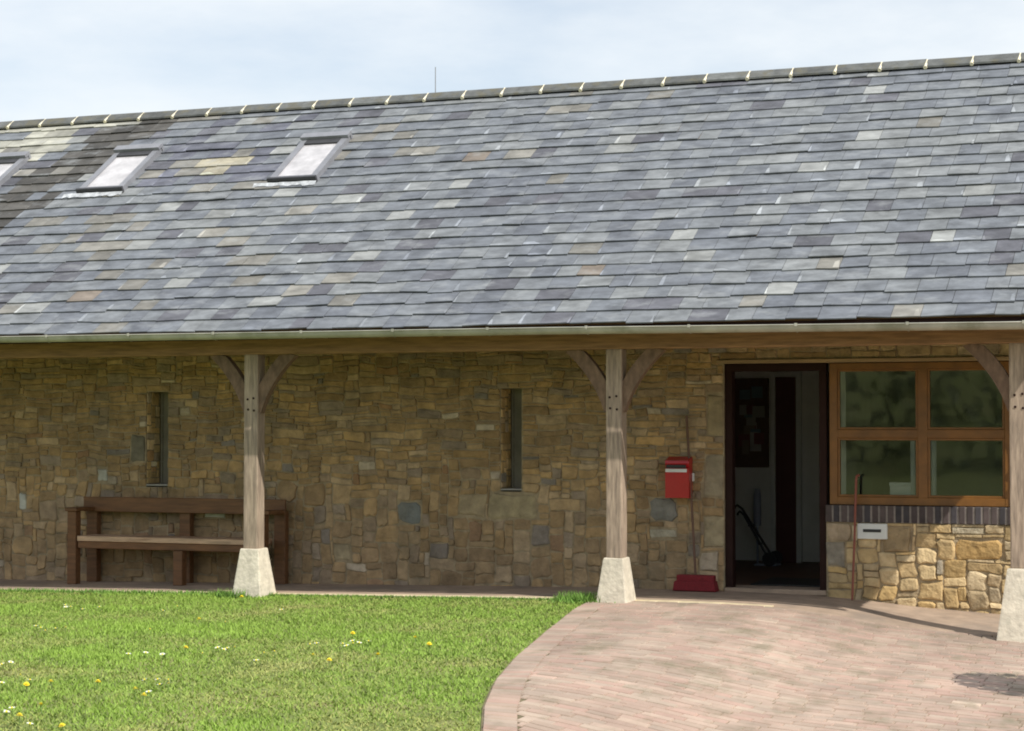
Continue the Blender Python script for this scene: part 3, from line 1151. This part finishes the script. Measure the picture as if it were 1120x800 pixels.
# ---- rooms behind the openings
rm = MB()
rm.box((-8.2, 3.8, 0.04), (-4.25, 3.9, 2.6))
rm.box((-8.3, 0.37, 0.04), (-8.2, 3.8, 2.6))
rm.box((-4.25, 0.37, 0.04), (-4.15, 4.2, 2.6))
rm.box((-8.3, 0.37, 2.6), (-2.37, 4.23, 2.7))
rm.box((-8.2, 0.361, 0.04), (-5.27, 0.39, 2.6))
rm.box((-4.15, 4.1, 0.04), (-2.37, 4.23, 2.6))
rm.box((-4.15, 0.361, 0.04), (-2.37, 0.39, 0.84))
rm.build('room_wall', M['inner_wall'], B)
rf = MB()
rf.box((-8.3, 0.362, -0.1), (-2.37, 4.23, 0.03))
rf.build('room_floor', M['inner_floor'], B)
idr = MB()
idr.bbox((-5.70, 3.74, 0.03), (-5.46, 3.79, 2.16), 0.004)
ido = idr.build('inner_door', M['dark_red'], B)
ifr = MB()
ifr.bbox((-5.755, 3.72, 0.03), (-5.702, 3.797, 2.22), 0.004)
ifr.bbox((-5.458, 3.72, 0.03), (-5.40, 3.797, 2.22), 0.004)
ifr.bbox((-5.755, 3.722, 2.165), (-5.40, 3.795, 2.225), 0.004)
ifr.build('door_lining', M['white'], ido)

# hall things
nb = empty('noticeboard', (-5.95, 3.77, 1.1), 'dark framed noticeboard covered with papers inside the open doorway', 'noticeboard')
q = MB()
q.bbox((-6.20, 3.755, 1.12), (-5.79, 3.795, 2.15), 0.005)
q.build('board', M['board'], nb)
for i in range(16):
    q = MB()
    a = random.uniform(-6.16, -5.95)
    z = random.uniform(1.18, 1.95)
    c = random.choice([(0.35, 0.34, 0.32), (0.16, 0.06, 0.06), (0.12, 0.18, 0.2), (0.2, 0.16, 0.12), (0.28, 0.28, 0.25)])
    y = 3.752 - i * 0.0008
    ww, hh = random.uniform(0.08, 0.15), random.uniform(0.1, 0.17)
    q.box((a, y - 0.0005, z), (a + ww, y, z + hh), c)
    q.build('pinned_paper', M['paper'], nb)
sg_ = MB()
sg_.bbox((-5.76, 3.70, 2.27), (-5.42, 3.795, 2.36), 0.004)
tag(sg_.build('wall_cabinet', M['board'], None), 'small dark cabinet fixed high above the inner door', 'cabinet')
tr_ = empty('hand_trolley', (-5.66, 3.2, 0.03), 'folded black hand trolley leaning in the dark entrance hall', 'trolley')
q = MB()
q.tube([(-5.60, 3.25, 0.10), (-5.98, 3.3, 0.66), (-6.04, 3.3, 0.70), (-6.06, 3.25, 0.66)], 0.014, 8)
q.tube([(-5.60, 3.05, 0.10), (-5.90, 3.08, 0.60), (-5.95, 3.08, 0.64), (-5.97, 3.05, 0.60)], 0.014, 8)
q.tube([(-5.72, 3.05, 0.28), (-5.72, 3.25, 0.28)], 0.01, 8)
q.tube([(-5.84, 3.06, 0.48), (-5.84, 3.27, 0.48)], 0.01, 8)
q.build('frame', M['black'], tr_)
for yy in (3.02, 3.30):
    q = MB()
    q.tube([(-5.60, yy, 0.11), (-5.60, yy + 0.03, 0.11)], 0.08, 16)
    q.build('wheel', M['black'], tr_)
q = MB()
q.bbox((-5.78, 3.04, 0.035), (-5.52, 3.28, 0.055), 0.003)
q.build('toe_plate', M['blue_grey'], tr_)
q = MB()
q.tube([(-5.855, 3.5, 0.46), (-5.855, 3.5, 0.80), (-5.855, 3.5, 0.88)], [0.045, 0.045, 0.03], 12)
q.tube([(-5.855, 3.5, 0.03), (-5.855, 3.5, 0.46)], 0.012, 8)
tag(q.build('umbrella_stand', M['blue_grey'], None), 'slim pale grey cylinder on a thin stem in the hall', 'stand')
q = MB()
q.bbox((-5.12, 0.42, 0.031), (-4.42, 1.3, 0.046), 0.004)
tag(q.build('doormat', M['black'], None), 'dark doormat on the hall floor just inside the door', 'doormat')
# things on the inner window sill
q = MB()
q.bbox((-4.14, 0.11, 0.89), (-2.56, 0.34, 0.925), 0.004)
q.build('inner_sill', M['inner_wall'], B)
q = MB()
q.bbox((-3.68, 0.13, 0.926), (-3.47, 0.27, 1.05), 0.005)
q.bbox((-3.685, 0.125, 1.03), (-3.465, 0.275, 1.065), 0.003)
tag(q.build('storage_box', M['white'], None), 'small white lidded box standing on the inner window sill', 'box')
q = MB()
q.tube([(-4.0, 0.2, 0.926), (-4.0, 0.2, 1.02), (-4.0, 0.2, 1.05), (-4.0, 0.2, 1.09)], [0.028, 0.028, 0.012, 0.012], 12)
tag(q.build('bottle', M['black'], None), 'small dark bottle at the left end of the window sill', 'bottle')
for (a, b, c) in ((-3.475, -3.43, 'left'), (-3.285, -3.235, 'right')):
    q = MB()
    N_ = 10
    vs = []
    for i in range(N_ + 1):
        x = a + (b - a) * i / N_
        vs += [(x, 0.085 + 0.008 * math.sin(i * 2.1), 0.93), (x, 0.085 + 0.008 * math.sin(i * 2.1), 1.47)]
    q.add(vs, [(2 * i, 2 * i + 2, 2 * i + 3, 2 * i + 1) for i in range(N_)])
    tag(q.build('curtain', M['white'], None),
        'narrow white curtain strip in the window pane %s of the mullion' % c, 'curtain', 'curtains behind the window')

# ------------------------------------------------------------------ bench
bf = lambda x: floorz(x, -0.3)
BN = empty('bench', (-11.2, -0.3, bf(-11.2)), 'long dark brown wooden bench against the stone wall', 'bench')
YB, YF = -0.10, -0.52


def bpart(name, a, b, m='bench', bev=0.006):
    q = MB()
    q.bbox(a, b, bev)
    return q.build(name, M[m], BN)


for x in (-12.44, -11.12, -10.14):
    bpart('leg', (x, YF, F(x)), (x + 0.11, YF + 0.10, 0.68 if x != -11.12 else 0.284))
for x in (-12.44, -11.27, -10.12):
    bpart('upright', (x, YB - 0.05, F(x)), (x + 0.13, YB + 0.04, 0.70))
bpart('backrest', (-12.46, YB - 0.085, 0.665), (-9.97, YB - 0.051, 0.825))
for x in (-12.46, -10.12):
    bpart('armrest', (x, YF - 0.02, 0.681), (x + 0.15, YB - 0.09, 0.72) if x < -12 else (x + 0.15, YB - 0.09, 0.72))
q = MB()
for i in range(3):
    y0 = YF - 0.005 + i * 0.125
    q.bbox((-12.31, y0, 0.362), (-10.13, y0 + 0.118, 0.418), 0.005)
q.build('seat', M['bench_seat'], BN)
bpart('apron', (-12.31, YF + 0.01, 0.285), (-10.14, YF + 0.05, 0.361))

# ------------------------------------------------------------------ red post box
PB = empty('post_box', (-5.69, 0, 1.09), 'small bright red post box fixed to the stone wall', 'post box')
q = MB()
x0, x1 = -5.815, -5.575
prof = [(-0.028, 0.90), (-0.150, 0.90), (-0.150, 1.185), (-0.128, 1.195), (-0.150, 1.235), (-0.145, 1.262), (-0.028, 1.30)]
vs = [(x0, y, z) for y, z in prof] + [(x1, y, z) for y, z in prof]
n = len(prof)
q.add(vs, [tuple(range(n)), tuple(range(2 * n - 1, n - 1, -1))] + [(i, i + n, (i + 1) % n + n, (i + 1) % n) for i in range(n)])
q.build('box_body', M['red'], PB)
q = MB()
q.box((x0 + 0.012, -0.154, 1.192), (x1 - 0.03, -0.149, 1.222))
q.build('slot', M['black'], PB)
q = MB()
q.box((x0 + 0.004, -0.156, 1.150), (x1 - 0.02, -0.151, 1.182))
q.build('label_strip', M['white'], PB)
q = MB()
q.bbox((x1 + 0.004, -0.06, 1.06), (x1 + 0.022, -0.03, 1.14), 0.003)
q.box((x1 - 0.002, -0.05, 1.09), (x1 + 0.005, -0.04, 1.10))
q.build('key_tag', M['white'], PB)

# ------------------------------------------------------------------ broom
BR = empty('broom', (-5.51, -0.13, 0.0), 'wide red broom propped upright against the wall left of the door', 'broom')
q = MB()
q.tube([(-5.515, -0.13, 0.12), (-5.57, -0.085, 0.9), (-5.63, -0.045, 1.70)], 0.012, 8)
q.build('handle', M['handle'], BR)
q = MB()
q.bbox((-5.70, -0.175, 0.085), (-5.32, -0.085, 0.16), 0.018, segs=2)
q.build('head', M['red_bristle'], BR)
q = MB()
q.bbox((-5.735, -0.20, 0.003), (-5.295, -0.06, 0.10), 0.012, jit=0.003, segs=2,
       tf=lambda c: (-5.515 + (c.x + 5.515) * (1.0 - 0.10 * (c.z / 0.1)), c.y, c.z))
q.build('bristles', M['red_bristle'], BR)
q = MB()
q.tube([(-3.99, -0.13, F(-3.99) - 0.0), (-3.975, -0.09, 0.5), (-3.962, -0.055, 1.10)], [0.011, 0.011, 0.012], 8)
q.tube([(-3.962, -0.055, 1.10), (-3.955, -0.055, 1.13), (-3.93, -0.055, 1.135)], 0.013, 8)
tag(q.build('walking_stick', M['cane'], None), 'thin reddish brown stick leaning on the low wall below the window', 'stick')

# ------------------------------------------------------------------ aerial behind the ridge
q = MB()
ax, ay = -8.6, 4.0
q.tube([(-10.11, 4.0, 4.3), (-10.11, 4.0, 6.10)], [0.010, 0.006], 6)
ao = q.build('aerial', M['steel'], B)

# ------------------------------------------------------------------ lawn
def blades():
    P, C_ = [], []
    rng = np.random.default_rng(3)
    N_ = 210000
    ys_ = rng.uniform(-11.5, SE - 0.01, N_)
    xl = -0.73 * (18.75 + ys_) - 1.9
    xr = np.array([xc(y) for y in ys_]) - 0.01
    xs_ = xl + (xr - xl) * rng.random(N_)
    keep = rng.random(N_) < np.minimum(1.0, (xr - xl) / 8.0 * 1.0)
    xs_, ys_ = xs_[keep], ys_[keep]
    # sparser outskirts
    n2 = 26000
    y2 = rng.uniform(-17, SE - 0.01, n2)
    x2 = rng.uniform(-19, -6, n2)
    k2 = (x2 < -0.73 * (18.75 + y2) - 1.9)
    xs_ = np.concatenate([xs_, x2[k2]])
    ys_ = np.concatenate([ys_, y2[k2]])
    # ragged long grass along the veranda floor edge
    n3 = 5200
    x3 = np.concatenate([rng.uniform(-15, -6.2, n3), rng.normal(-6.18, 0.13, 700), rng.normal(-9.75, 0.10, 160)])
    y3 = np.concatenate([SE - 0.015 - np.abs(rng.normal(0, 0.05, n3)), SE - 0.03 - np.abs(rng.normal(0, 0.12, 700)),
                         PYC - 0.21 - np.abs(rng.normal(0, 0.04, 160))])
    n0 = len(xs_)
    xs_ = np.concatenate([xs_, x3])
    ys_ = np.concatenate([ys_, y3])
    n = len(xs_)
    V = np.zeros((n * 3, 3), np.float32)
    CC = np.ones((n * 3, 4), np.float32)
    for i in range(n):
        x, y = float(xs_[i]), float(ys_[i])
        z = g(x, y)
        a = rng.random() * 6.283
        pn = noise.noise(Vector((x * 0.55, y * 0.8, 2.0))) + 0.5 * noise.noise(Vector((x * 1.9, y * 2.3, 7.0)))
        h = rng.uniform(0.012, 0.028) * (1 + 0.5 * pn)
        w = rng.uniform(0.004, 0.008)
        lean = rng.uniform(0.004, 0.03)
        dry = max(0.0, -pn * 0.9 + rng.normal(0, 0.24) + 0.0)
        col = np.array((0.190, 0.295, 0.042)) * (1.04 + 0.38 * pn + rng.normal(0, 0.12))
        dcol = np.array((0.42, 0.40, 0.14))
        dd = min(0.75, dry)
        if i >= n0:
            h = rng.uniform(0.02, 0.055) * (0.6 if -9.4 < x < -6.5 else 1)
            if i >= n0 + n3:
                h = rng.uniform(0.03, 0.11)
                lean = 0.05
            w *= 1.2
            dd = 0.05
            col = np.array((0.125, 0.26, 0.035)) * (1 + rng.normal(0, 0.15))
        col = np.clip(col * (1 - dd) + dcol * dd, 0.01, 0.6)
        ca, sa = math.cos(a), math.sin(a)
        b_ = rng.random() * 6.283
        V[3 * i] = (x - ca * w, y - sa * w, z)
        V[3 * i + 1] = (x + ca * w, y + sa * w, z)
        V[3 * i + 2] = (x + math.cos(b_) * lean, y + math.sin(b_) * lean, z + h)
        CC[3 * i:3 * i + 3, :3] = col
    me = bpy.data.meshes.new('grass')
    me.vertices.add(n * 3)
    me.vertices.foreach_set('co', V.ravel())
    me.loops.add(n * 3)
    me.loops.foreach_set('vertex_index', np.arange(n * 3, dtype=np.int32))
    me.polygons.add(n)
    me.polygons.foreach_set('loop_start', np.arange(0, n * 3, 3, dtype=np.int32))
    ca_ = me.color_attributes.new('Col', 'FLOAT_COLOR', 'POINT')
    ca_.data.foreach_set('color', CC.ravel())
    me.materials.append(M['blade'])
    me.update(calc_edges=True)
    o = bpy.data.objects.new('grass', me)
    COL.objects.link(o)
    o['kind'] = 'stuff'
    tag(o, 'short green lawn grass with dry yellowish patches', 'grass')


blades()

DAND = [(-9.36, -2.17), (-8.66, -4.09), (-7.67, -6.0), (-6.87, -4.86), (-6.25, -5.03), (-6.01, -5.34), (-6.08, -6.05), (-7.66, -7.98), (-7.53, -7.88), (-7.23, -7.81), (-6.96, -8.79), (-6.84, -9.19), (-6.37, -9.42), (-6.58, -8.3), (-6.78, -8.06), (-6.52, -6.22), (-6.28, -6.42)]
DAIS = [(-10.75, -3.04), (-10.58, -3.18), (-10.32, -3.38), (-9.86, -4.74), (-9.56, -5.03), (-9.54, -4.78), (-9.56, -2.98), (-8.73, -4.77), (-8.39, -4.15), (-7.5, -5.8), (-7.4, -5.83), (-7.4, -5.76), (-6.98, -6.04), (-6.82, -6.46), (-6.9, -5.49), (-6.88, -5.42), (-6.68, -5.41), (-6.61, -5.38), (-6.6, -5.31), (-8.52, -7.02), (-8.55, -6.91), (-8.04, -7.51), (-7.8, -7.73), (-7.92, -7.88), (-7.1, -8.97), (-7.06, -9.0), (-6.66, -9.35), (-6.96, -7.5), (-6.8, -7.64), (-6.7, -8.03), (-6.7, -8.12), (-7.7, -6.26), (-7.88, -6.21), (-7.96, -6.31), (-8.43, -3.1), (-6.89, -7.52), (-10.62, -3.2), (-9.73, -4.85), (-9.57, -4.87), (-7.42, -5.9), (-6.59, -5.5)]


def flower(name, label, cat, group, hm, r, h, petals):
    root = empty(name, (0, 0, 0), label, cat, group)
    q = MB()
    q.tube([(0, 0, 0), (0.004, 0.002, h * 0.5), (0, 0, h)], 0.0022, 5)
    q.build('stem', M['stem'], root)
    q = MB()
    if petals:
        for k in range(petals):
            a = 2 * math.pi * k / petals
            b = 0.5 * 2 * math.pi / petals * 0.85
            q.add([(r * 0.2 * math.cos(a), r * 0.2 * math.sin(a), h), (r * math.cos(a - b), r * math.sin(a - b), h + 0.004),
                   (r * 1.08 * math.cos(a), r * 1.08 * math.sin(a), h + 0.005), (r * math.cos(a + b), r * math.sin(a + b), h + 0.004)], [(0, 1, 2, 3)])
        q.build('petals', hm, root)
        q = MB()
        q.tube([(0, 0, h), (0, 0, h + 0.006), (0, 0, h + 0.009)], [r * 0.35, r * 0.33, r * 0.1], 8)
        q.build('flower_centre', M['yellow'], root)
    else:
        for ring, (rr, zz) in enumerate(((1.0, 0.004), (0.75, 0.011), (0.45, 0.016))):
            for k in range(14):
                a = 2 * math.pi * (k + 0.5 * ring) / 14
                b = 0.22
                q.add([(0, 0, h + zz - 0.004), (r * rr * math.cos(a - b), r * rr * math.sin(a - b), h + zz), (r * rr * math.cos(a + b), r * rr * math.sin(a + b), h + zz)], [(0, 1, 2)])
        q.build('flower_head', hm, root)
    return root


pr = None
for (x, y) in DAND:
    o = pr = flower('dandelion', 'yellow dandelion flower in the short lawn', 'flower', 'dandelions in the lawn', M['yellow'], 0.020, 0.06, 0) if pr is None else pr
    if o.get('used'):
        o = copy_tree(pr)
    pr['used'] = 1
    o.location = (x, y, g(x, y))
    o.rotation_euler = (random.gauss(0.15, 0.1), random.gauss(0, 0.1), random.uniform(0, 6))
    o.scale = (1, 1, 1)
dp = None
extra = [(x + random.gauss(0, 0.12), y + random.gauss(0, 0.2)) for x, y in random.sample(DAIS, 10)]
for (x, y) in DAIS + extra:
    if dp is None:
        o = dp = flower('daisy', 'tiny white daisy flower in the lawn', 'flower', 'daisies in the lawn', M['petal'], 0.019, 0.045, 9)
    else:
        o = copy_tree(dp)
    o.location = (x, y, g(x, y))
    o.rotation_euler = (random.gauss(0.2, 0.12), random.gauss(0, 0.1), random.uniform(0, 6))
for o in bpy.data.objects:
    if 'used' in o:
        del o['used']

# ------------------------------------------------------------------ potted shrub, added unseen outside the frame to cast a shadow on the paving
sx, sy = -0.92, -4.42
sz = g(sx, sy) + 0.02
SB = empty('shadow_shrub', (sx, sy, sz), 'unseen leafy potted shrub added to cast a shadow on the brick paving', 'shrub')
q = MB()
q.tube([(sx, sy, sz), (sx, sy, sz + 0.34), (sx, sy, sz + 0.35), (sx, sy, sz + 0.42)], [0.17, 0.235, 0.26, 0.265], 24)
q.build('pot', M['terracotta'], SB)
q = MB()
q.tube([(sx, sy, sz + 0.40), (sx + 0.02, sy, sz + 0.8), (sx, sy + 0.02, sz + 1.3)], [0.03, 0.024, 0.012], 8)
for k in range(6):
    a = k * 1.05
    q.tube([(sx + 0.01, sy, sz + 0.7 + k * 0.07), (sx + 0.3 * math.cos(a), sy + 0.3 * math.sin(a), sz + 1.15 + k * 0.05)], [0.012, 0.005], 5)
q.build('trunk', M['bark'], SB)
q = MB()
leafy(q, sx, sy, sz + 1.18, 0.46, 0.46, 0.40, 1500, 0.05, GC)
q.build('crown', M['leaf'], SB)
